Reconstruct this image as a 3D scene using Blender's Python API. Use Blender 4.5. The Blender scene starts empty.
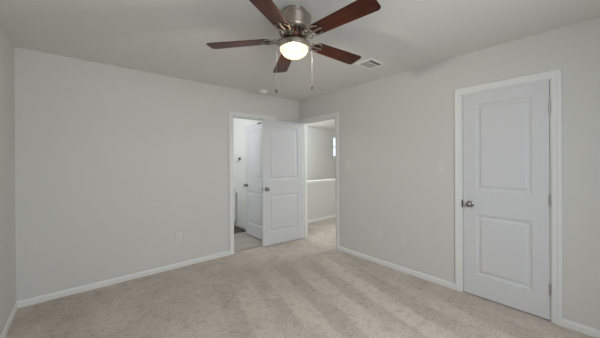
import bpy, bmesh, math, random
from mathutils import Vector, Matrix
random.seed(7)
S = bpy.context.scene
C = S.collection
R = math.radians
PI = math.pi

# ------------------------------------------------------------------ camera, world, light, exposure
H = 2.445                       # ceiling height
F_PX = 260.72
cam_d = bpy.data.cameras.new('camera')
cam_d.sensor_fit = 'HORIZONTAL'
cam_d.sensor_width = 36.0
cam_d.lens = F_PX / 600 * 36.0
cam_d.shift_y = -6.95 / 600
cam_d.clip_start = 0.02
cam = bpy.data.objects.new('camera', cam_d)
C.objects.link(cam)
a, b, r = R(40.2055), R(-0.1641), R(-0.3284)
Fv = Vector((math.sin(a), math.cos(a), 0))
Rv = Vector((math.cos(a), -math.sin(a), 0))
Uv = Vector((0, 0, 1))
F2 = Fv * math.cos(b) + Uv * math.sin(b)
U2 = Uv * math.cos(b) - Fv * math.sin(b)
R3 = Rv * math.cos(r) + U2 * math.sin(r)
U3 = U2 * math.cos(r) - Rv * math.sin(r)
M = Matrix((R3, U3, -F2)).transposed().to_4x4()
M.translation = Vector((-3.0166, -3.5834, 1.3609))
cam.matrix_world = M
S.camera = cam

world = bpy.data.worlds.new('world')
S.world = world
world.use_nodes = True
wn = world.node_tree.nodes
bg = wn['Background']
bg.inputs[0].default_value = (0.75, 0.87, 1.0, 1)
bg.inputs[1].default_value = 1.0

S.view_settings.view_transform = 'Standard'
S.view_settings.look = 'None'
S.view_settings.gamma = 1
S.view_settings.use_curve_mapping = False
S.view_settings.exposure = 0.35
S.cycles.diffuse_bounces = 8
S.cycles.max_bounces = 12


def area(name, loc, rot, sx, sy, power, col=(1, 1, 1)):
    l = bpy.data.lights.new(name, 'AREA')
    l.shape = 'RECTANGLE'
    l.size = sx
    l.size_y = sy
    l.energy = power
    l.color = col
    o = bpy.data.objects.new(name, l)
    o.location = loc
    o.rotation_euler = rot
    C.objects.link(o)
    return o


# daylight through the bedroom windows (in the walls behind the photographer)
DAY = (0.93, 0.97, 1.0)
area('daylight_rear_window', (-2.05, -4.80, 1.85), (R(56), 0, 0), 2.6, 1.7, 76, DAY)
# daylight through the stairwell window
area('daylight_stair_window', (4.07, 2.75, 1.9), (R(-90), 0, 0), 0.7, 0.7, 0.9, DAY)


# ------------------------------------------------------------------ materials
def mat(name, col, rough=0.6, metal=0.0, spec=0.4):
    m = bpy.data.materials.new(name)
    m.use_nodes = True
    n = m.node_tree.nodes['Principled BSDF']
    n.inputs['Base Color'].default_value = (*col, 1)
    n.inputs['Roughness'].default_value = rough
    n.inputs['Metallic'].default_value = metal
    n.inputs['Specular IOR Level'].default_value = spec
    return m


def bump_noise(m, scale, dist, strength=0.3, detail=4.0):
    nt = m.node_tree
    tc = nt.nodes.new('ShaderNodeTexCoord')
    nz = nt.nodes.new('ShaderNodeTexNoise')
    nz.inputs['Scale'].default_value = scale
    nz.inputs['Detail'].default_value = detail
    bp = nt.nodes.new('ShaderNodeBump')
    bp.inputs['Strength'].default_value = strength
    bp.inputs['Distance'].default_value = dist
    nt.links.new(tc.outputs['Object'], nz.inputs['Vector'])
    nt.links.new(nz.outputs['Fac'], bp.inputs['Height'])
    nt.links.new(bp.outputs['Normal'], nt.nodes['Principled BSDF'].inputs['Normal'])
    return m


WALL = bump_noise(mat('wall_paint', (0.585, 0.583, 0.562), 0.75, spec=0.25), 60, 0.002, 0.12)
CEIL = bump_noise(mat('ceiling_paint', (0.72, 0.718, 0.695), 0.9, spec=0.1), 35, 0.004, 0.15)
TRIM = mat('trim_paint', (0.69, 0.70, 0.685), 0.42)
DOOR = mat('door_paint', (0.605, 0.612, 0.632), 0.5, spec=0.25)
PLATE = mat('plate_plastic', (0.63, 0.625, 0.605), 0.4)
SLOT = mat('dark_slot', (0.05, 0.05, 0.05), 0.6)
NICKEL = mat('brushed_nickel', (0.56, 0.52, 0.46), 0.28, 1.0)
DARKMET = mat('dark_bronze', (0.13, 0.12, 0.11), 0.35, 0.9)
SATIN = mat('satin_knob', (0.30, 0.29, 0.29), 0.18, 1.0)
VENTW = mat('vent_enamel', (0.84, 0.84, 0.82), 0.45)
IRON = mat('antique_nickel', (0.36, 0.32, 0.27), 0.33, 1.0)
VENTD = mat('duct_inside', (0.09, 0.09, 0.09), 0.9)
BATHW = mat('bathroom_paint', (0.70, 0.705, 0.70), 0.7)
PORC = mat('vanity_white', (0.76, 0.76, 0.75), 0.35)
CHAIN = mat('chain_metal', (0.42, 0.41, 0.39), 0.4, 0.7)
GLASS = mat('window_glass', (0.9, 0.95, 1.0), 0.02)
GLASS.node_tree.nodes['Principled BSDF'].inputs['Transmission Weight'].default_value = 1.0


def wood_mat():
    m = mat('mahogany_blade', (0.1, 0.03, 0.02), 0.34, 0, 0.22)
    nt = m.node_tree
    P = nt.nodes['Principled BSDF']
    tc = nt.nodes.new('ShaderNodeTexCoord')
    mp = nt.nodes.new('ShaderNodeMapping')
    mp.inputs['Scale'].default_value = (2.2, 38, 38)
    nz = nt.nodes.new('ShaderNodeTexNoise')
    nz.inputs['Scale'].default_value = 1.6
    nz.inputs['Detail'].default_value = 6
    nz.inputs['Distortion'].default_value = 0.6
    cr = nt.nodes.new('ShaderNodeValToRGB')
    e = cr.color_ramp.elements
    e[0].position = 0.3
    e[0].color = (0.020, 0.0045, 0.002, 1)
    e[1].position = 0.72
    e[1].color = (0.082, 0.017, 0.005, 1)
    L = nt.links.new
    L(tc.outputs['Object'], mp.inputs['Vector'])
    L(mp.outputs['Vector'], nz.inputs['Vector'])
    L(nz.outputs['Fac'], cr.inputs['Fac'])
    L(cr.outputs['Color'], P.inputs['Base Color'])
    return m


WOOD = wood_mat()


def carpet_mat():
    m = mat('carpet_pile', (0.4, 0.36, 0.32), 0.95, 0, 0.05)
    nt = m.node_tree
    N = nt.nodes
    L = nt.links.new
    P = N['Principled BSDF']
    tc = N.new('ShaderNodeTexCoord')
    # vacuum tracks: brushed pile lying in alternate directions
    mp = N.new('ShaderNodeMapping')
    mp.inputs['Rotation'].default_value = (0, 0, R(14))
    L(tc.outputs['Object'], mp.inputs['Vector'])
    wv = N.new('ShaderNodeTexWave')
    wv.wave_type = 'BANDS'
    wv.bands_direction = 'X'
    wv.inputs['Scale'].default_value = 0.80
    wv.inputs['Distortion'].default_value = 0.9
    wv.inputs['Detail'].default_value = 4
    wv.inputs['Detail Scale'].default_value = 3.2
    wv.inputs['Detail Roughness'].default_value = 0.65
    L(mp.outputs['Vector'], wv.inputs['Vector'])
    r1 = N.new('ShaderNodeValToRGB')
    r1.color_ramp.elements[0].position = 0.30
    r1.color_ramp.elements[1].position = 0.62
    L(wv.outputs['Fac'], r1.inputs['Fac'])
    # where tracks show: tracks fade near the walls
    big = N.new('ShaderNodeTexNoise')
    big.inputs['Scale'].default_value = 1.7
    big.inputs['Detail'].default_value = 5
    big.inputs['Roughness'].default_value = 0.65
    L(tc.outputs['Object'], big.inputs['Vector'])
    # mask region (object coordinates are world metres)
    sep = N.new('ShaderNodeSeparateXYZ')
    L(tc.outputs['Object'], sep.inputs[0])

    def mrange(src, a0, a1):
        q = N.new('ShaderNodeMapRange')
        q.interpolation_type = 'SMOOTHSTEP'
        q.inputs['From Min'].default_value = a0
        q.inputs['From Max'].default_value = a1
        L(src, q.inputs['Value'])
        return q.outputs['Result']

    def mul(x, y):
        q = N.new('ShaderNodeMath')
        q.operation = 'MULTIPLY'
        if isinstance(x, float):
            q.inputs[0].default_value = x
        else:
            L(x, q.inputs[0])
        if isinstance(y, float):
            q.inputs[1].default_value = y
        else:
            L(y, q.inputs[1])
        return q.outputs[0]
    mk = mul(mul(mrange(sep.outputs['X'], -2.35, -1.8), mrange(sep.outputs['X'], -0.12, -0.5)),
             mrange(sep.outputs['Y'], -0.75, -1.2))
    mix = N.new('ShaderNodeMix')
    mix.data_type = 'RGBA'
    mix.inputs['A'].default_value = (0.445, 0.396, 0.351, 1)
    mix.inputs['B'].default_value = (0.565, 0.508, 0.456, 1)
    # factor = lerp(big noise, stripes, mask)
    fm = N.new('ShaderNodeMix')
    fm.data_type = 'FLOAT'
    pn = N.new('ShaderNodeTexNoise')
    pn.inputs['Scale'].default_value = 2.6
    pn.inputs['Detail'].default_value = 3
    L(tc.outputs['Object'], pn.inputs['Vector'])
    L(mul(mul(mk, 0.85), mrange(pn.outputs['Fac'], 0.30, 0.52)), fm.inputs[0])
    br = N.new('ShaderNodeMapRange')
    br.inputs['From Min'].default_value = 0.36
    br.inputs['From Max'].default_value = 0.66
    L(big.outputs['Fac'], br.inputs['Value'])
    L(br.outputs['Result'], fm.inputs[2])
    L(r1.outputs['Color'], fm.inputs[3])
    L(fm.outputs[0], mix.inputs['Factor'])
    # tuft grain
    fn = N.new('ShaderNodeTexNoise')
    fn.inputs['Scale'].default_value = 55
    fn.inputs['Detail'].default_value = 3
    fn.inputs['Roughness'].default_value = 0.7
    L(tc.outputs['Object'], fn.inputs['Vector'])
    gr = N.new('ShaderNodeMapRange')
    gr.inputs['From Min'].default_value = 0.3
    gr.inputs['From Max'].default_value = 0.7
    gr.inputs['To Min'].default_value = 0.80
    gr.inputs['To Max'].default_value = 1.20
    L(fn.outputs['Fac'], gr.inputs['Value'])
    # footprints and flattened tufts, a few centimetres across
    md = N.new('ShaderNodeTexNoise')
    md.inputs['Scale'].default_value = 13
    md.inputs['Detail'].default_value = 4
    md.inputs['Roughness'].default_value = 0.6
    L(tc.outputs['Object'], md.inputs['Vector'])
    mg = N.new('ShaderNodeMapRange')
    mg.inputs['From Min'].default_value = 0.32
    mg.inputs['From Max'].default_value = 0.5
    mg.inputs['To Min'].default_value = 0.84
    mg.inputs['To Max'].default_value = 1.03
    L(md.outputs['Fac'], mg.inputs['Value'])
    mm = N.new('ShaderNodeMix')
    mm.data_type = 'RGBA'
    mm.blend_type = 'MULTIPLY'
    mm.inputs['Factor'].default_value = 1.0
    L(mix.outputs['Result'], mm.inputs['A'])
    L(mul(gr.outputs['Result'], mg.outputs['Result']), mm.inputs['B'])
    L(mm.outputs['Result'], P.inputs['Base Color'])
    bp = N.new('ShaderNodeBump')
    bp.inputs['Strength'].default_value = 0.5
    bp.inputs['Distance'].default_value = 0.012
    L(fn.outputs['Fac'], bp.inputs['Height'])
    L(bp.outputs['Normal'], P.inputs['Normal'])
    return m


def vinyl_mat():
    m = mat('vinyl_plank', (0.3, 0.27, 0.24), 0.4, 0, 0.4)
    nt = m.node_tree
    N = nt.nodes
    L = nt.links.new
    tc = N.new('ShaderNodeTexCoord')
    bk = N.new('ShaderNodeTexBrick')
    bk.inputs['Color1'].default_value = (0.42, 0.385, 0.355, 1)
    bk.inputs['Color2'].default_value = (0.33, 0.295, 0.27, 1)
    bk.inputs['Mortar'].default_value = (0.16, 0.14, 0.13, 1)
    bk.inputs['Scale'].default_value = 1.0
    bk.inputs['Mortar Size'].default_value = 0.002
    bk.inputs['Brick Width'].default_value = 1.2
    bk.inputs['Row Height'].default_value = 0.15
    L(tc.outputs['Object'], bk.inputs['Vector'])
    mp = N.new('ShaderNodeMapping')
    mp.inputs['Scale'].default_value = (2, 30, 1)
    L(tc.outputs['Object'], mp.inputs['Vector'])
    nz = N.new('ShaderNodeTexNoise')
    nz.inputs['Scale'].default_value = 1.5
    nz.inputs['Detail'].default_value = 5
    L(mp.outputs['Vector'], nz.inputs['Vector'])
    mr = N.new('ShaderNodeMapRange')
    mr.inputs['To Min'].default_value = 0.6
    mr.inputs['To Max'].default_value = 1.4
    L(nz.outputs['Fac'], mr.inputs['Value'])
    mm = N.new('ShaderNodeMix')
    mm.data_type = 'RGBA'
    mm.blend_type = 'MULTIPLY'
    mm.inputs['Factor'].default_value = 1
    L(bk.outputs['Color'], mm.inputs['A'])
    L(mr.outputs['Result'], mm.inputs['B'])
    L(mm.outputs['Result'], N['Principled BSDF'].inputs['Base Color'])
    return m


CARPET = carpet_mat()
VINYL = vinyl_mat()


def bowl_mat():
    m = mat('frosted_lamp_glass', (0.07, 0.04, 0.016), 0.5)
    P = m.node_tree.nodes['Principled BSDF']
    P.inputs['Emission Color'].default_value = (1.0, 0.60, 0.22, 1)
    P.inputs['Emission Strength'].default_value = 1.25
    P.inputs['Alpha'].default_value = 0.82
    return m


BOWL = bowl_mat()
LAMP = mat('unseen_lamp_glass', (0.9, 0.9, 0.88), 0.5)
LAMP.node_tree.nodes['Principled BSDF'].inputs['Emission Color'].default_value = (1, 0.93, 0.84, 1)
LAMP.node_tree.nodes['Principled BSDF'].inputs['Emission Strength'].default_value = 5


# ------------------------------------------------------------------ mesh helpers
def box(bm, x0, x1, y0, y1, z0, z1, mtx=None):
    xs, ys, zs = sorted((x0, x1)), sorted((y0, y1)), sorted((z0, z1))
    v = [Vector((x, y, z)) for z in zs for y in ys for x in xs]
    if mtx is not None:
        v = [mtx @ p for p in v]
    v = [bm.verts.new(p) for p in v]
    for f in ((0, 2, 3, 1), (4, 5, 7, 6), (0, 1, 5, 4), (2, 6, 7, 3), (0, 4, 6, 2), (1, 3, 7, 5)):
        bm.faces.new([v[i] for i in f])


def lathe(bm, prof, n=32, mtx=None):
    """prof: list of (r, z) from one end to the other."""
    rings = []
    for (rr, z) in prof:
        if rr < 1e-6:
            p = Vector((0, 0, z))
            rings.append([bm.verts.new(mtx @ p if mtx is not None else p)])
        else:
            ring = []
            for k in range(n):
                t = 2 * PI * k / n
                p = Vector((rr * math.cos(t), rr * math.sin(t), z))
                ring.append(bm.verts.new(mtx @ p if mtx is not None else p))
            rings.append(ring)
    for A, B in zip(rings, rings[1:]):
        for k in range(n):
            j = (k + 1) % n
            if len(A) == 1 and len(B) == 1:
                continue
            if len(A) == 1:
                bm.faces.new((A[0], B[k], B[j]))
            elif len(B) == 1:
                bm.faces.new((A[k], B[0], A[j]))
            else:
                bm.faces.new((A[k], B[k], B[j], A[j]))
    if len(rings[0]) > 1:
        bm.faces.new(rings[0])
    if len(rings[-1]) > 1:
        bm.faces.new(list(reversed(rings[-1])))


def tube(bm, pts, rad, n=8, flat=1.0):
    pts = [Vector(p) for p in pts]
    rings = []
    for i, p in enumerate(pts):
        d = (pts[min(i + 1, len(pts) - 1)] - pts[max(i - 1, 0)]).normalized()
        up = Vector((0, 0, 1)) if abs(d.z) < 0.95 else Vector((1, 0, 0))
        s = d.cross(up).normalized()
        u = s.cross(d).normalized()
        rr = rad[i] if isinstance(rad, (list, tuple)) else rad
        rings.append([bm.verts.new(p + s * math.cos(2 * PI * k / n) * rr + u * math.sin(2 * PI * k / n) * rr * flat)
                      for k in range(n)])
    for A, B in zip(rings, rings[1:]):
        for k in range(n):
            j = (k + 1) % n
            bm.faces.new((A[k], A[j], B[j], B[k]))
    bm.faces.new(rings[0])
    bm.faces.new(list(reversed(rings[-1])))


def prism(bm, outline, z0, z1, mtx=None):
    lo = [Vector((x, y, z0)) for x, y in outline]
    hi = [Vector((x, y, z1)) for x, y in outline]
    if mtx is not None:
        lo = [mtx @ p for p in lo]
        hi = [mtx @ p for p in hi]
    lo = [bm.verts.new(p) for p in lo]
    hi = [bm.verts.new(p) for p in hi]
    bm.faces.new(list(reversed(lo)))
    bm.faces.new(hi)
    n = len(lo)
    for k in range(n):
        j = (k + 1) % n
        bm.faces.new((lo[k], lo[j], hi[j], hi[k]))


def rrect(x0, x1, y0, y1, rr, n=5):
    out = []
    for cx, cy, a0 in ((x1 - rr, y1 - rr, 0), (x0 + rr, y1 - rr, 90), (x0 + rr, y0 + rr, 180), (x1 - rr, y0 + rr, 270)):
        for k in range(n + 1):
            t = R(a0 + 90 * k / n)
            out.append((cx + rr * math.cos(t), cy + rr * math.sin(t)))
    return out


def obj(name, bm, material, parent=None, smooth=False, bevel=0.0):
    bmesh.ops.recalc_face_normals(bm, faces=bm.faces)
    me = bpy.data.meshes.new(name)
    bm.to_mesh(me)
    bm.free()
    for mm in (material if isinstance(material, (list, tuple)) else [material]):
        me.materials.append(mm)
    if smooth:
        for p in me.polygons:
            p.use_smooth = True
        try:
            me.set_sharp_from_angle(angle=R(38))
        except Exception:
            pass
    o = bpy.data.objects.new(name, me)
    C.objects.link(o)
    if parent is not None:
        o.parent = parent
    if bevel:
        md = o.modifiers.new('bevel', 'BEVEL')
        md.width = bevel
        md.segments = 2
        md.limit_method = 'ANGLE'
    return o


def struct(o, label=None):
    o['kind'] = 'structure'
    if label:
        o['label'] = label
    return o


def tag(o, label, cat, group=None):
    o['label'] = label
    o['category'] = cat
    if group:
        o['group'] = group
    return o


def thing(name, loc, label, cat, rot=(0, 0, 0), group=None):
    o = bpy.data.objects.new(name, None)
    o.empty_display_size = 0.1
    C.objects.link(o)
    o.location = loc
    o.rotation_euler = rot
    return tag(o, label, cat, group)


# ------------------------------------------------------------------ the room shell
XL = -3.478          # left wall
T = 0.115            # wall thickness
YR = -4.25           # rear wall (behind the photographer)
DH = 2.045           # opening height
# openings
BO = (-1.290, -0.580)      # doorway in the back wall (x)
RO = (-0.875, -0.063)      # doorway in the right wall (y)
CO = (-3.281, -2.600)      # closet doorway in the right wall (y)
FLZ = -0.12


def slab(name, boxes, m):
    bm = bmesh.new()
    for q in boxes:
        box(bm, *q)
    return struct(obj(name, bm, m))


slab('floor', [(XL - T, 0.045, YR - T, 0.045, FLZ, 0), (0.045, 4.6, YR - T, 0.045, FLZ, 0), (-0.46 + T, 4.6, 0.045, 2.8, FLZ, 0)], CARPET)
slab('floor_bathroom', [(-3.0, -0.465, 0.045, 2.8, FLZ, -0.002)], VINYL)
slab('ceiling', [(XL - T, 4.7, YR - T, 2.9, H, H + 0.1)], CEIL)
slab('wall_back', [(XL - T, BO[0], 0, T, 0, H), (BO[1], 0, 0, T, 0, H), (BO[0], BO[1], 0, T, DH, H)], WALL)
slab('wall_left', [(XL - T, XL, YR, 0, 0, H)], WALL)
slab('wall_rear', [(XL - T, -2.95, YR - T, YR, 0, H), (-1.15, T, YR - T, YR, 0, H), (-2.95, -1.15, YR - T, YR, 0, 0.7),
                   (-2.95, -1.15, YR - T, YR, 2.2, H)], WALL)
slab('wall_right', [(0, T, YR, CO[0], 0, H), (0, T, CO[1], RO[0], 0, H), (0, T, RO[1], T, 0, H),
                    (0, T, CO[0], CO[1], DH, H), (0, T, RO[0], RO[1], DH, H)], WALL)
# bathroom beyond the back doorway
XB = -0.48
slab('wall_bathroom_right', [(XB, XB + T, T, 2.28, 0, H)], BATHW)
slab('wall_bathroom_back', [(-3.0, XB, 2.16, 2.28, 0, H)], BATHW)
slab('wall_bathroom_left', [(-3.0, -2.88, T, 2.16, 0, H)], BATHW)
# landing beyond the right doorway
slab('wall_landing_half', [(XB + T, 4.6, 0.70, 0.81, 0, 0.895)], WALL)
slab('wall_landing_left', [(XB + T, XB + T + 0.02, 0.81, 2.6, 0, H)], WALL)
WX = (3.70, 4.45)
slab('wall_stairwell', [(XB + T, WX[0], 2.6, 2.7, 0, H), (WX[1], 4.6, 2.6, 2.7, 0, H), (WX[0], WX[1], 2.6, 2.7, 0, 1.50),
                        (WX[0], WX[1], 2.6, 2.7, 2.22, H)], WALL)
slab('wall_landing_right', [(4.6, 4.7, YR, 2.7, 0, H)], WALL)
slab('wall_landing_front', [(0.75, 4.6, -1.6, -1.5, 0, H), (T, 0.75, -1.6, -1.5, 0, H)], WALL)


def window(name, loc, rotz, w, h, d=0.09):
    """window unit in local coords: x along the wall, y through it, origin at the sill's left end"""
    e = bpy.data.objects.new(name, None)
    C.objects.link(e)
    e.location = loc
    e.rotation_euler = (0, 0, rotz)
    struct(e)
    bm = bmesh.new()
    k = 0.045
    box(bm, 0, w, 0, d, 0, k)
    box(bm, 0, w, 0, d, h - k, h)
    box(bm, 0, k, 0, d, k, h - k)
    box(bm, w - k, w, 0, d, k, h - k)
    box(bm, k, w - k, d * 0.35, d * 0.7, h / 2 - 0.02, h / 2 + 0.02)
    obj('window_frame', bm, TRIM, e)
    bm = bmesh.new()
    box(bm, k, w - k, d * 0.5, d * 0.56, k, h / 2 - 0.02)
    box(bm, k, w - k, d * 0.5, d * 0.56, h / 2 + 0.02, h - k)
    obj('pane', bm, GLASS, e)
    bm = bmesh.new()
    box(bm, -0.05, w + 0.05, -0.035, 0, -0.02, 0.0)
    obj('window_sill', bm, TRIM, e)
    return e


window('window_1', (WX[0], 2.602, 1.50), 0, WX[1] - WX[0], 0.72)


# baseboards: 60 mm with an eased, stepped top
def baseboard(name, p0, p1, nx, ny, m=None):
    """runs p0->p1 in plan, (nx,ny) points into the room"""
    bm = bmesh.new()
    prof = [(0, 0), (0.012, 0), (0.012, 0.043), (0.0095, 0.047), (0.008, 0.054), (0.005, 0.060), (0, 0.062)]
    ends = []
    for (x, y) in (p0, p1):
        ends.append([bm.verts.new((x + nx * t, y + ny * t, z)) for t, z in prof])
    n = len(prof)
    for k in range(n):
        j = (k + 1) % n
        bm.faces.new((ends[0][k], ends[0][j], ends[1][j], ends[1][k]))
    bm.faces.new(ends[0])
    bm.faces.new(list(reversed(ends[1])))
    return struct(obj(name, bm, m or TRIM))


CW = 0.058     # casing width
baseboard('baseboard_back', (XL, 0), (BO[0] - CW, 0), 0, -1)
baseboard('baseboard_left', (XL, YR), (XL, 0), 1, 0)
baseboard('baseboard_right', (0, CO[1] + CW), (0, RO[0] - CW), -1, 0)
baseboard('baseboard_right_front', (0, YR), (0, CO[0] - CW), -1, 0)
baseboard('baseboard_rear', (XL, YR), (0, YR), 0, 1)
baseboard('baseboard_bathroom', (XB, T), (XB, 1.50), -1, 0)
baseboard('baseboard_landing', (XB + T, 0.70), (4.6, 0.70), 0, -1)
# half wall cap with a small moulding below
bm = bmesh.new()
box(bm, XB + T, 4.6, 0.672, 0.838, 0.895, 0.922)
box(bm, XB + T, 4.6, 0.684, 0.70, 0.865, 0.895)
struct(obj('trim_1', bm, TRIM, bevel=0.004))


def casing(name, o0, o1, axis, plane, out, depth_dir, stop=None):
    """casing with mitred corners and a stepped profile around an opening, plus its jamb lining.
    axis 'x': opening runs along x in the plane y=plane; out = -1/+1 outward normal of the room side."""
    bm = bmesh.new()

    def P(u, n, z):
        return (u, plane + n * out, z) if axis == 'x' else (plane + n * out, u, z)
    # profile across the width: (offset from opening edge outward, projection)
    prof = [(-0.004, 0), (-0.004, 0.009), (0.004, 0.011), (0.026, 0.012), (0.034, 0.016), (CW - 0.004, 0.017), (CW, 0.013), (CW, 0)]
    path = [((o0, 0), (-1, 0)), ((o0, DH), (-1, 1)), ((o1, DH), (1, 1)), ((o1, 0), (1, 0))]
    rings = []
    for (u, z), (du, dz) in path:
        rings.append([bm.verts.new(P(u + du * w, n, z + dz * w)) for w, n in prof])
    n = len(prof)
    for A, B in zip(rings, rings[1:]):
        for k in range(n):
            j = (k + 1) % n
            bm.faces.new((A[k], A[j], B[j], B[k]))
    bm.faces.new(rings[0])
    bm.faces.new(list(reversed(rings[-1])))
    j = 0.014
    t = -T    # through the wall

    def B(u0, u1, n0, n1, z0, z1):
        a_, b_ = P(u0, n0, z0), P(u1, n1, z1)
        box(bm, a_[0], b_[0], a_[1], b_[1], a_[2], b_[2])
    B(o0 - 0.001, o0 + j, 0.0, t, 0, DH)
    B(o1 - j, o1 + 0.001, 0.0, t, 0, DH)
    B(o0 + j, o1 - j, 0.0, t, DH - j, DH + 0.001)
    if stop:
        s0, s1 = stop
        B(o0 + j, o0 + j + 0.010, -s0, -s1, 0, DH - j)
        B(o1 - j - 0.010, o1 - j, -s0, -s1, 0, DH - j)
        B(o0 + j + 0.01, o1 - j - 0.01, -s0, -s1, DH - j - 0.010, DH - j)
    return struct(obj(name, bm, TRIM))


casing('trim_2', BO[0], BO[1], 'x', 0.0, -1, 1, stop=(0.04, 0.075))
casing('trim_3', RO[0], RO[1], 'y', 0.0, -1, 1, stop=(0.04, 0.075))
casing('trim_4', CO[0], CO[1], 'y', 0.0, -1, 1, stop=(0.04, 0.075))

# flat metal strip where the carpet meets the vinyl
bm = bmesh.new()
box(bm, BO[0] + 0.014, BO[1] - 0.014, 0.035, 0.06, 0, 0.005)
struct(obj('trim_5', bm, NICKEL))


# ------------------------------------------------------------------ doors
def door_leaf_bm(w, h, t, panels):
    """moulded two panel leaf, local x 0..w, y 0..t, z 0..h"""
    bm = bmesh.new()
    (px0, px1), zs = panels
    xs = [0, px0, px1, w]
    zc = [0]
    for z0, z1 in zs:
        zc += [z0, z1]
    zc.append(h)
    for side in (0, 1):
        def V(x, z, d):
            return bm.verts.new((x, d if side == 0 else t - d, z))
        for i in range(3):
            for k in range(len(zc) - 1):
                x0, x1, z0, z1 = xs[i], xs[i + 1], zc[k], zc[k + 1]
                if i == 1 and k % 2 == 1:
                    rings = []
                    for ins, d in ((0, 0), (0.006, 0.006), (0.018, 0.009), (0.030, 0.009), (0.044, 0.002), (0.050, 0.001)):
                        rings.append([V(x0 + ins, z0 + ins, d), V(x1 - ins, z0 + ins, d), V(x1 - ins, z1 - ins, d), V(x0 + ins, z1 - ins, d)])
                    for A, B in zip(rings, rings[1:]):
                        for q in range(4):
                            p = (q + 1) % 4
                            bm.faces.new((A[q], A[p], B[p], B[q]))
                    bm.faces.new(rings[-1])
                else:
                    bm.faces.new((V(x0, z0, 0), V(x1, z0, 0), V(x1, z1, 0), V(x0, z1, 0)))
    # edges
    for (x0, z0, x1, z1) in ((0, 0, w, 0), (w, 0, w, h), (w, h, 0, h), (0, h, 0, 0)):
        bm.faces.new([bm.verts.new(p) for p in ((x0, 0, z0), (x1, 0, z1), (x1, t, z1), (x0, t, z0))])
    bmesh.ops.remove_doubles(bm, verts=bm.verts, dist=1e-5)
    return bm


def knob_bm(side, t):
    """door knob along local y; side=-1 on y=0 face, +1 on y=t face; origin at knob axis"""
    bm = bmesh.new()
    prof = [(0.0, 0.0), (0.032, 0.0), (0.033, 0.004), (0.028, 0.009), (0.012, 0.012), (0.0105, 0.030), (0.015, 0.034),
            (0.024, 0.041), (0.0275, 0.050), (0.026, 0.060), (0.019, 0.067), (0.008, 0.070), (0.0, 0.070)]
    rot = Matrix.Rotation(R(90) if side < 0 else R(-90), 4, 'X')
    lathe(bm, prof, 24, Matrix.Translation((0, 0 if side < 0 else t, 0)) @ rot)
    return bm


def make_door(name, loc, rotz, w, mirror=False, z0=0.012, knob_z=0.92, knob_mat=SATIN, label=None, hinge_z=(0.27, 1.02, 1.80), both=True, knuckle=-1):
    """local x runs from the hinge to the free edge. The knuckles sit on y=0 (knuckle=-1) or y=t."""
    t = 0.035
    e = bpy.data.objects.new(name, None)
    C.objects.link(e)
    e.location = loc
    e.rotation_euler = (0, 0, rotz)
    struct(e, label)
    h = 2.03 - z0
    leaf = obj('leaf', door_leaf_bm(w, h, t, ((0.112, w - 0.112), ((0.21, 0.81), (1.05, h - 0.115)))), DOOR, e)
    ly = -t if mirror else 0.0        # mirror: leaf occupies y -t..0
    leaf.location = (0, ly, z0)
    for sd in ((-1, 1) if both else (1 if mirror else -1,)):
        k = obj('knob', knob_bm(sd, t), knob_mat, e, smooth=True)
        k.location = (w - 0.062, ly, knob_z)
        if knob_mat is SATIN:
            k['label'] = 'polished dark metal knob'
    bm = bmesh.new()
    box(bm, w - 0.001, w + 0.0015, ly + 0.006, ly + t - 0.006, knob_z - 0.028, knob_z + 0.028)
    lathe(bm, [(0.0, 0.0), (0.008, 0.0), (0.007, 0.008), (0.0, 0.009)], 12,
          Matrix.Translation((w + 0.001, ly + t / 2, knob_z)) @ Matrix.Rotation(R(90), 4, 'Y'))
    obj('latch', bm, DARKMET, e)
    for z in hinge_z:
        bm = bmesh.new()
        ky = 0.0
        sgn = 1 if mirror else -1      # knuckle protrudes from the y=0 side
        for q in range(5):
            lathe(bm, [(0.0, z - 0.044 + q * 0.018), (0.0062, z - 0.044 + q * 0.018), (0.0062, z - 0.027 + q * 0.018), (0.0, z - 0.027 + q * 0.018)],
                  12, Matrix.Translation((-0.002, sgn * 0.0045, 0)))
        lathe(bm, [(0.0, z - 0.050), (0.004, z - 0.048), (0.004, z + 0.050), (0.0, z + 0.052)], 10, Matrix.Translation((-0.002, sgn * 0.0045, 0)))
        box(bm, -0.002, 0.0, ly + 0.004, ly + t - 0.002, z - 0.044, z + 0.044)
        obj('hinge', bm, HINGE, e)
    return e


HINGE = mat('hinge_metal', (0.42, 0.42, 0.42), 0.4, 0.7)

# closet door, shut, flush with the bedroom side (hinges on the right)
make_door('door_1', (0.0, CO[0] + 0.018, 0), R(90), CO[1] - CO[0] - 0.036, mirror=True, both=False,
          label='closed white two-panel closet door in the right wall')
# bedroom door, swung open into the room in front of the bathroom doorway
make_door('door_2', (-0.012, RO[1] - 0.012, 0), R(176.4), 0.795, mirror=False,
          label='white two-panel bedroom door standing open beside the corner')
# bathroom door, open into the bathroom against its side wall
d3 = make_door('door_3', (BO[1] - 0.012, 0.128, 0), R(90), 0.715, mirror=False, knob_z=0.92,
               label='white two-panel door standing open inside the bathroom')


# strike plate beside the closet knob
bm = bmesh.new()
box(bm, -0.0125, -0.006, CO[1] - 0.015, CO[1] - 0.006, 0.885, 0.955)
struct(obj('trim_6', bm, DARKMET))
# small dark piece on top of the bathroom door
bm = bmesh.new()
box(bm, 0.13, 0.27, -0.003, 0.038, 2.031, 2.036)
box(bm, 0.13, 0.27, 0.035, 0.040, 2.012, 2.036)
obj('door_top_piece', bm, DARKMET, d3)


# ------------------------------------------------------------------ ceiling fan
FC = Vector((-1.825, -2.115, 0))
fan = thing('ceiling_fan', (FC.x, FC.y, H), 'five-blade hugger ceiling fan with dark wooden blades and a lit bowl lamp', 'ceiling fan')
fz = lambda z: z - H          # world height -> fan local height

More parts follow.
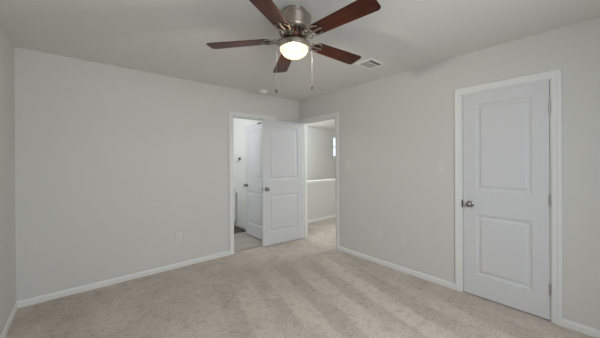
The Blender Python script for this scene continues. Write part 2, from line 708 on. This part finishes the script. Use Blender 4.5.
def brush(m):
    nt = m.node_tree
    tg = nt.nodes.new('ShaderNodeTangent')
    tg.direction_type = 'RADIAL'
    tg.axis = 'Z'
    P = nt.nodes['Principled BSDF']
    P.inputs['Anisotropic'].default_value = 0.9
    P.inputs['Anisotropic Rotation'].default_value = 0.25
    nt.links.new(tg.outputs['Tangent'], P.inputs['Tangent'])
    return m


bm = bmesh.new()
lathe(bm, [(0.0, 0), (0.085, 0), (0.085, fz(2.420)), (0.112, fz(2.410)), (0.122, fz(2.402)), (0.1245, fz(2.396)), (0.1245, fz(2.388)), (0.1205, fz(2.385)),
           (0.1205, fz(2.330)), (0.1235, fz(2.327)), (0.1235, fz(2.320)), (0.120, fz(2.317)), (0.118, fz(2.306)), (0.108, fz(2.298)),
           (0.098, fz(2.296)), (0.0, fz(2.2955))], 48)
obj('motor_housing', bm, brush(mat('brushed_housing', (0.46, 0.41, 0.355), 0.31, 1.0)), fan, smooth=True)
# cast fins standing round the hub between the housing and the flywheel
fin0 = None
for k in range(20):
    t = 2 * PI * (k + 0.5) / 20
    if fin0 is None:
        bm = bmesh.new()
        tube(bm, [(0.100, 0, 0.001), (0.103, 0, -0.010), (0.098, 0, -0.022), (0.086, 0, -0.032), (0.076, 0, -0.036)],
             [0.0075, 0.0075, 0.0068, 0.006, 0.0045], 8)
        sl = fin0 = obj('hub_fin', bm, IRON, fan, smooth=True)
    else:
        sl = fin0.copy()
        C.objects.link(sl)
        sl.parent = fan
    sl.matrix_local = Matrix.Translation((0, 0, fz(2.297))) @ Matrix.Rotation(t, 4, 'Z')
bm = bmesh.new()
lathe(bm, [(0.0, fz(2.299)), (0.078, fz(2.299)), (0.078, fz(2.262)), (0.070, fz(2.250)), (0.0, fz(2.250))], 32)
obj('flywheel', bm, mat('dark_red_bronze', (0.10, 0.035, 0.022), 0.3, 0.8), fan, smooth=True)
bm = bmesh.new()
lathe(bm, [(0.0, fz(2.252)), (0.052, fz(2.252)), (0.056, fz(2.246)), (0.056, fz(2.236)), (0.066, fz(2.232)), (0.098, fz(2.222)),
           (0.113, fz(2.209)), (0.117, fz(2.198)), (0.116, fz(2.181)), (0.105, fz(2.173)), (0.101, fz(2.174)), (0.0, fz(2.1765))], 40)
obj('light_fitter', bm, NICKEL, fan, smooth=True)
bm = bmesh.new()
pr = [(0.0, fz(2.1765)), (0.099, fz(2.1765))]
for k in range(13):
    t = R(90 * k / 12)
    pr.append((0.099 * math.cos(t) if k < 12 else 0.0, fz(2.174) - 0.066 * math.sin(t)))
lathe(bm, pr, 40)
bowl = obj('lamp_bowl', bm, BOWL, fan, smooth=True)
bowl['label'] = 'glowing frosted glass bowl'

bm = bmesh.new()
lathe(bm, [(0, fz(2.1762)), (0.096, fz(2.1762)), (0.096, fz(2.1745)), (0.03, fz(2.1745)), (0.022, fz(2.168)), (0, fz(2.168))], 32)
obj('added_bowl_disc', bm, mat('added_disc_dark', (0.05, 0.026, 0.010), 0.6, 0.3), fan)  # added dark disc inside the bowl, keeps its glow warm
# the bulb behind the frosted bowl
bl_ = bpy.data.lights.new('bulb_light', 'POINT')
bl_.energy = 78.0
bl_.color = (1.0, 0.91, 0.79)
bl_.shadow_soft_size = 0.024
bo_ = bpy.data.objects.new('bulb_light', bl_)
bo_.location = (0, 0, fz(2.142))
bo_.parent = fan
C.objects.link(bo_)

BZ = 2.240
PH = 135.24


def blade_bm():
    bm = bmesh.new()
    x0, x1 = 0.175, 0.644
    wr, wt = 0.056, 0.070
    out = []
    # root end with clipped corners, tip with rounded corners
    out += [(x0, -wr * 0.62), (x0 + 0.028, -wr)]
    rr = 0.028
    for k in range(6):
        t = R(-90 + 18 * k)
        out.append((x1 - rr + rr * math.cos(t), -wt + rr + rr * math.sin(t)))
    for k in range(6):
        t = R(18 * k)
        out.append((x1 - rr + rr * math.cos(t), wt - rr + rr * math.sin(t)))
    out += [(x0 + 0.028, wr), (x0, wr * 0.62)]
    prism(bm, out, 0.0, 0.0055)
    return bm


def iron_bm():
    """cast scroll bracket between the flywheel and the blade, under the blade"""
    bm = bmesh.new()
    # arm dropping from the flywheel
    tube(bm, [(0.068, 0, 0.020), (0.092, 0, 0.010), (0.112, 0, -0.006), (0.136, 0, -0.010), (0.165, 0, -0.006)],
         [0.010, 0.0105, 0.0095, 0.009, 0.009], 10, 0.55)
    # two large open scrolls beside the arm
    for s in (1, -1):
        pts = []
        for k in range(21):
            t = R(-150 + 19.5 * k)
            q = 0.026 - 0.0007 * k
            pts.append((0.128 + q * 1.15 * math.cos(t), s * (0.030 + q * math.sin(t)), -0.007))
        tube(bm, pts, 0.0048, 8, 0.8)
        tube(bm, [(0.150, s * 0.020, -0.006), (0.172, s * 0.043, -0.004), (0.198, s * 0.050, -0.003), (0.222, s * 0.042, -0.003), (0.236, s * 0.026, -0.003)],
             [0.006, 0.0065, 0.006, 0.005, 0.004], 8, 0.6)
        lathe(bm, [(0, -0.0075), (0.007, -0.0065), (0.0085, -0.004), (0.0085, 0.0)], 12, Matrix.Translation((0.206, s * 0.047, 0)))
        pts = []
        for k in range(13):
            t = R(200 - 22 * k)
            pts.append((0.098 + 0.012 * math.cos(t), s * (0.024 + 0.012 * math.sin(t)), 0.0))
        tube(bm, pts, 0.004, 8, 0.8)
    # mounting plate finger
    tube(bm, [(0.150, 0, -0.006), (0.19, 0, -0.004), (0.235, 0, -0.003), (0.256, 0, -0.003)], [0.010, 0.008, 0.009, 0.005], 8, 0.45)
    lathe(bm, [(0, -0.0075), (0.007, -0.0065), (0.0085, -0.004), (0.0085, 0.0)], 12, Matrix.Translation((0.240, 0, 0)))
    return bm


# each blade hangs a little differently: heading offset, droop, pitch (degrees)
SET = ((-2.0, 1.2, -7.9), (1.7, -0.35, -8.9), (-2.5, -0.6, -9.2), (3.0, 1.6, -9.8), (0.3, 2.1, -9.4))
blade0 = iron0 = None
for k in range(5):
    if blade0 is None:
        bl = blade0 = obj('blade', blade_bm(), WOOD, fan, bevel=0.0012)
        ir = iron0 = obj('blade_bracket', iron_bm(), IRON, fan, smooth=True)
    else:
        bl = blade0.copy()
        ir = iron0.copy()
        C.objects.link(bl)
        C.objects.link(ir)
        bl.parent = ir.parent = fan
    dth, droop, pit = SET[k]
    ang = R(PH + 72 * k + dth)
    hub = Matrix.Translation((0, 0, fz(BZ))) @ Matrix.Rotation(ang, 4, 'Z') @ Matrix.Rotation(R(droop), 4, 'Y')
    mb = hub @ Matrix.Rotation(R(pit), 4, 'X')
    bl.matrix_local = mb
    ir.matrix_local = hub @ Matrix.Rotation(R(pit * 0.9), 4, 'X')


# pull chains: ball chain with a small dark fob
def pull_chain(sgn, zb):
    u = Vector((Rv.x, Rv.y, 0)) * sgn * 0.118
    u2 = Vector((Rv.x, Rv.y, 0)) * sgn * 0.108
    bm = bmesh.new()
    z = 2.212
    box(bm, -0.003, 0.003, -0.003, 0.003, fz(2.206), fz(2.214), Matrix.Translation((u2.x, u2.y, 0)))
    tube(bm, [(u2.x * 1.0, u2.y, fz(2.208)), (u.x * 1.07, u.y * 1.07, fz(2.204)), (u.x * 1.09, u.y * 1.09, fz(2.19)), (u.x * 1.09, u.y * 1.09, fz(zb + 0.02))], 0.0006, 6)
    z = 2.19
    while z > zb + 0.02:
        m4 = Matrix.Translation((u.x * 1.09, u.y * 1.09, fz(z)))
        lathe(bm, [(0, 0.0015), (0.0015, 0), (0, -0.0015)], 6, m4)
        z -= 0.0048
    ch = obj('pull_chain', bm, CHAIN, fan)
    bm = bmesh.new()
    lathe(bm, [(0, fz(zb + 0.022)), (0.0035, fz(zb + 0.020)), (0.008, fz(zb + 0.008)), (0.0085, fz(zb)), (0.006, fz(zb - 0.010)), (0, fz(zb - 0.013))], 14,
          Matrix.Translation((u.x * 1.09, u.y * 1.09, 0)))
    f = obj('fob', bm, DARKMET, ch, smooth=True)
    f['label'] = 'dark pull at the end of the chain'


pull_chain(-1, 1.868)
pull_chain(1, 1.893)


# ------------------------------------------------------------------ ceiling register
vent = thing('air_vent', (-0.527, -1.865, H), 'white rectangular air register in the ceiling', 'vent')
bm = bmesh.new()
vx, vy = 0.135, 0.108           # half sizes
ix, iy0, iy1 = 0.103, -0.080, 0.080
for q in ((-vx, vx, iy1, vy), (-vx, vx, -vy, iy0), (-vx, -ix, iy0, iy1), (ix, vx, iy0, iy1)):
    box(bm, q[0], q[1], q[2], q[3], -0.007, 0.0)
box(bm, -ix, ix, -0.036, -0.026, -0.007, 0.0)
obj('vent_frame', bm, VENTW, vent, bevel=0.002)
bm = bmesh.new()
box(bm, -ix, ix, iy0, iy1, -0.0012, -0.0002)
obj('duct', bm, VENTD, vent)
ny = 0
y = -0.020
slats = []
while y < iy1 - 0.004:
    slats.append((y, 12))
    y += 0.0125
y = -0.0415
while y > iy0 + 0.003:
    slats.append((y, 40))
    y -= 0.0125
for y, an in slats:
    bm = bmesh.new()
    box(bm, -ix, ix, -0.0043, 0.0043, -0.0005, 0.0005, Matrix.Translation((0, y + 0.002, -0.0052)) @ Matrix.Rotation(R(an), 4, 'X'))
    obj('slat', bm, VENTW, vent)

# smoke detector
sm = thing('smoke_detector', (-0.86, -0.17, H), 'round white smoke detector on the ceiling near the corner', 'smoke detector')
bm = bmesh.new()
lathe(bm, [(0, 0), (0.062, 0), (0.064, -0.008), (0.060, -0.012), (0, -0.012)], 32)
obj('base', bm, VENTW, sm, smooth=True)
bm = bmesh.new()
lathe(bm, [(0, -0.012), (0.056, -0.012), (0.055, -0.024), (0.046, -0.034), (0.022, -0.039), (0, -0.040)], 32)
obj('cover', bm, VENTW, sm, smooth=True)


# ------------------------------------------------------------------ wall plates
def plate_base(name, loc, rotz, label, cat, w=0.072, h=0.116):
    """local y- points into the room"""
    e = thing(name, loc, label, cat, (0, 0, rotz))
    bm = bmesh.new()
    prism(bm, rrect(-w / 2, w / 2, -h / 2, h / 2, 0.006), 0, 0.006, Matrix.Rotation(R(90), 4, 'X'))
    obj('cover_plate', bm, PLATE, e, bevel=0.0015)
    return e


def outlet(loc, rotz, label, name='wall_outlet'):
    e = plate_base(name, loc, rotz, label, 'outlet')
    for s in (1, -1):
        bm = bmesh.new()
        prism(bm, rrect(-0.017, 0.017, s * 0.0195 - 0.0135, s * 0.0195 + 0.0135, 0.006), 0.0055, 0.0085, Matrix.Rotation(R(90), 4, 'X'))
        o = obj('receptacle', bm, PLATE, e)
        bm = bmesh.new()
        for dx in (-0.0065, 0.0065):
            box(bm, dx - 0.001, dx + 0.001, -0.0088, -0.0080, s * 0.0195 - 0.002, s * 0.0195 + 0.006)
        box(bm, -0.002, 0.002, -0.0088, -0.0080, s * 0.0195 - 0.009, s * 0.0195 - 0.005)
        obj('slots', bm, SLOT, o)
    return e


def rocker(loc, rotz, label):
    e = plate_base('light_switch', loc, rotz, label, 'light switch')
    bm = bmesh.new()
    box(bm, -0.0165, 0.0165, -0.0085, -0.0055, -0.033, 0.033)
    mtx = Matrix.Translation((0, -0.009, 0)) @ Matrix.Rotation(R(4), 4, 'X')
    box(bm, -0.014, 0.014, -0.003, 0.003, -0.029, 0.029, mtx)
    obj('rocker', bm, PLATE, e)
    return e


def blank(name, loc, rotz, label):
    e = plate_base(name, loc, rotz, label, 'wall plate')
    bm = bmesh.new()
    lathe(bm, [(0, 0), (0.0055, 0), (0.0055, 0.010), (0, 0.010)], 14, Matrix.Translation((0, -0.0055, 0)) @ Matrix.Rotation(R(90), 4, 'X'))
    obj('jack', bm, CHAIN, e)
    return e


# (rotation -90 about z turns the plate's face towards -x)
outlet((-2.046, 0, 0.393), 0, 'white wall outlet on the left-hand wall, left of the bathroom doorway')
outlet((0, -1.646, 0.418), R(-90), 'white low wall outlet on the right wall, the one nearer the bedroom doorway')
outlet((0, -1.972, 0.418), R(-90), 'white low wall outlet on the right wall, the one nearer the closet door')
rocker((0, -2.391, 1.295), R(-90), 'white rocker light switch beside the closet door frame')
rocker((0, -1.118, 1.295), R(-90), 'white light switch beside the open bedroom doorway')

# ------------------------------------------------------------------ bathroom beyond
van = thing('bathroom_vanity', (-1.15, 1.75, 0), 'white bathroom vanity cabinet, only its end visible through the doorway', 'vanity')
bm = bmesh.new()
box(bm, -0.60, 0.655, -0.24, 0.28, 0.09, 0.70)
box(bm, -0.60, 0.655, -0.18, 0.28, 0.0, 0.09)
obj('body', bm, PORC, van)
for x0, x1 in ((-0.585, -0.19), (-0.175, 0.22), (0.235, 0.64)):
    bm = bmesh.new()
    box(bm, x0, x1, -0.26, -0.241, 0.11, 0.68)
    d = obj('cabinet_door', bm, PORC, van, bevel=0.004)
    bm = bmesh.new()
    tube(bm, [((x0 + x1) / 2, -0.261, 0.60), ((x0 + x1) / 2, -0.28, 0.60)], 0.008, 10)
    obj('knob', bm, DARKMET, d)
bm = bmesh.new()
box(bm, -0.61, 0.665, -0.27, 0.285, 0.70, 0.73)
obj('countertop', bm, PORC, van, bevel=0.004)
fau = thing('vanity_faucet', (-0.585, 1.55, 0.73), 'small dark metal faucet on the white bathroom vanity', 'faucet')
bm = bmesh.new()
lathe(bm, [(0, 0), (0.024, 0), (0.022, 0.01), (0.014, 0.014), (0.014, 0.03), (0, 0.032)], 16)
obj('base', bm, DARKMET, fau, smooth=True)
bm = bmesh.new()
tube(bm, [(0, 0, 0.025), (0.01, 0, 0.034), (0.09, 0, 0.036)], [0.010, 0.010, 0.008], 10)
obj('handle', bm, DARKMET, fau, smooth=True)

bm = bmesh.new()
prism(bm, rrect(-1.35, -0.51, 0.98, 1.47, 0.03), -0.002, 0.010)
tag(obj('floor_shade', bm, mat('floor_shade_dark', (0.10, 0.085, 0.075), 0.95, spec=0.05)), 'dark sheet standing in for shade on the bathroom floor in front of the vanity', 'shade patch')  # dark sheet laid in place of the floor shade by the vanity

hook = thing('towel_hook', (XB, 1.342, 1.42), 'small metal double hook on the white bathroom wall', 'hook', (0, 0, R(-90)))
hook.scale = (1.5, 1.3, 1.6)
bm = bmesh.new()
lathe(bm, [(0, 0), (0.022, 0), (0.020, 0.008), (0.009, 0.012), (0.009, 0.03), (0, 0.032)], 16, Matrix.Rotation(R(90), 4, 'X') @ Matrix.Translation((0, 0, 0)))
obj('mount', bm, DARKMET, hook, smooth=True)
for s in (1, -1):
    bm = bmesh.new()
    tube(bm, [(0, -0.024, 0.0), (s * 0.014, -0.034, -0.026), (s * 0.028, -0.045, -0.046), (s * 0.038, -0.058, -0.040), (s * 0.042, -0.062, -0.026)], 0.0055, 8)
    obj('prong', bm, NICKEL, hook, smooth=True)


def unseen_lamp(loc, power, label, col=(0.95, 0.99, 1.0), rad=0.14):
    e = thing('unseen_ceiling_lamp', loc, label, 'ceiling lamp')
    bm = bmesh.new()
    lathe(bm, [(0, 0), (rad + 0.01, 0), (rad + 0.01, -0.02), (0, -0.02)], 32)
    obj('base', bm, NICKEL, e, smooth=True)
    bm = bmesh.new()
    lathe(bm, [(0, -0.02), (rad, -0.02), (rad * 0.93, -0.05), (rad * 0.6, -0.078), (0, -0.088)], 32)
    obj('unseen_lamp_shade', bm, LAMP, e, smooth=True)
    l = bpy.data.lights.new('unseen_lamp_light', 'POINT')
    l.energy = power
    l.color = col
    l.shadow_soft_size = 0.09
    o = bpy.data.objects.new('unseen_lamp_light', l)
    o.location = (0, 0, -0.19)
    o.parent = e
    C.objects.link(o)
    return e


unseen_lamp((-1.75, 1.05, H), 22, 'unseen ceiling lamp in the bathroom beyond the doorway')
unseen_lamp((1.6, -1.15, H), 36, 'added unseen lamp lighting the landing outside the bedroom')  # added out of sight to light the landing
unseen_lamp((1.2, 1.7, H), 60, 'added unseen lamp lighting the stairwell behind the half wall')  # added out of view to brighten the stairwell wall
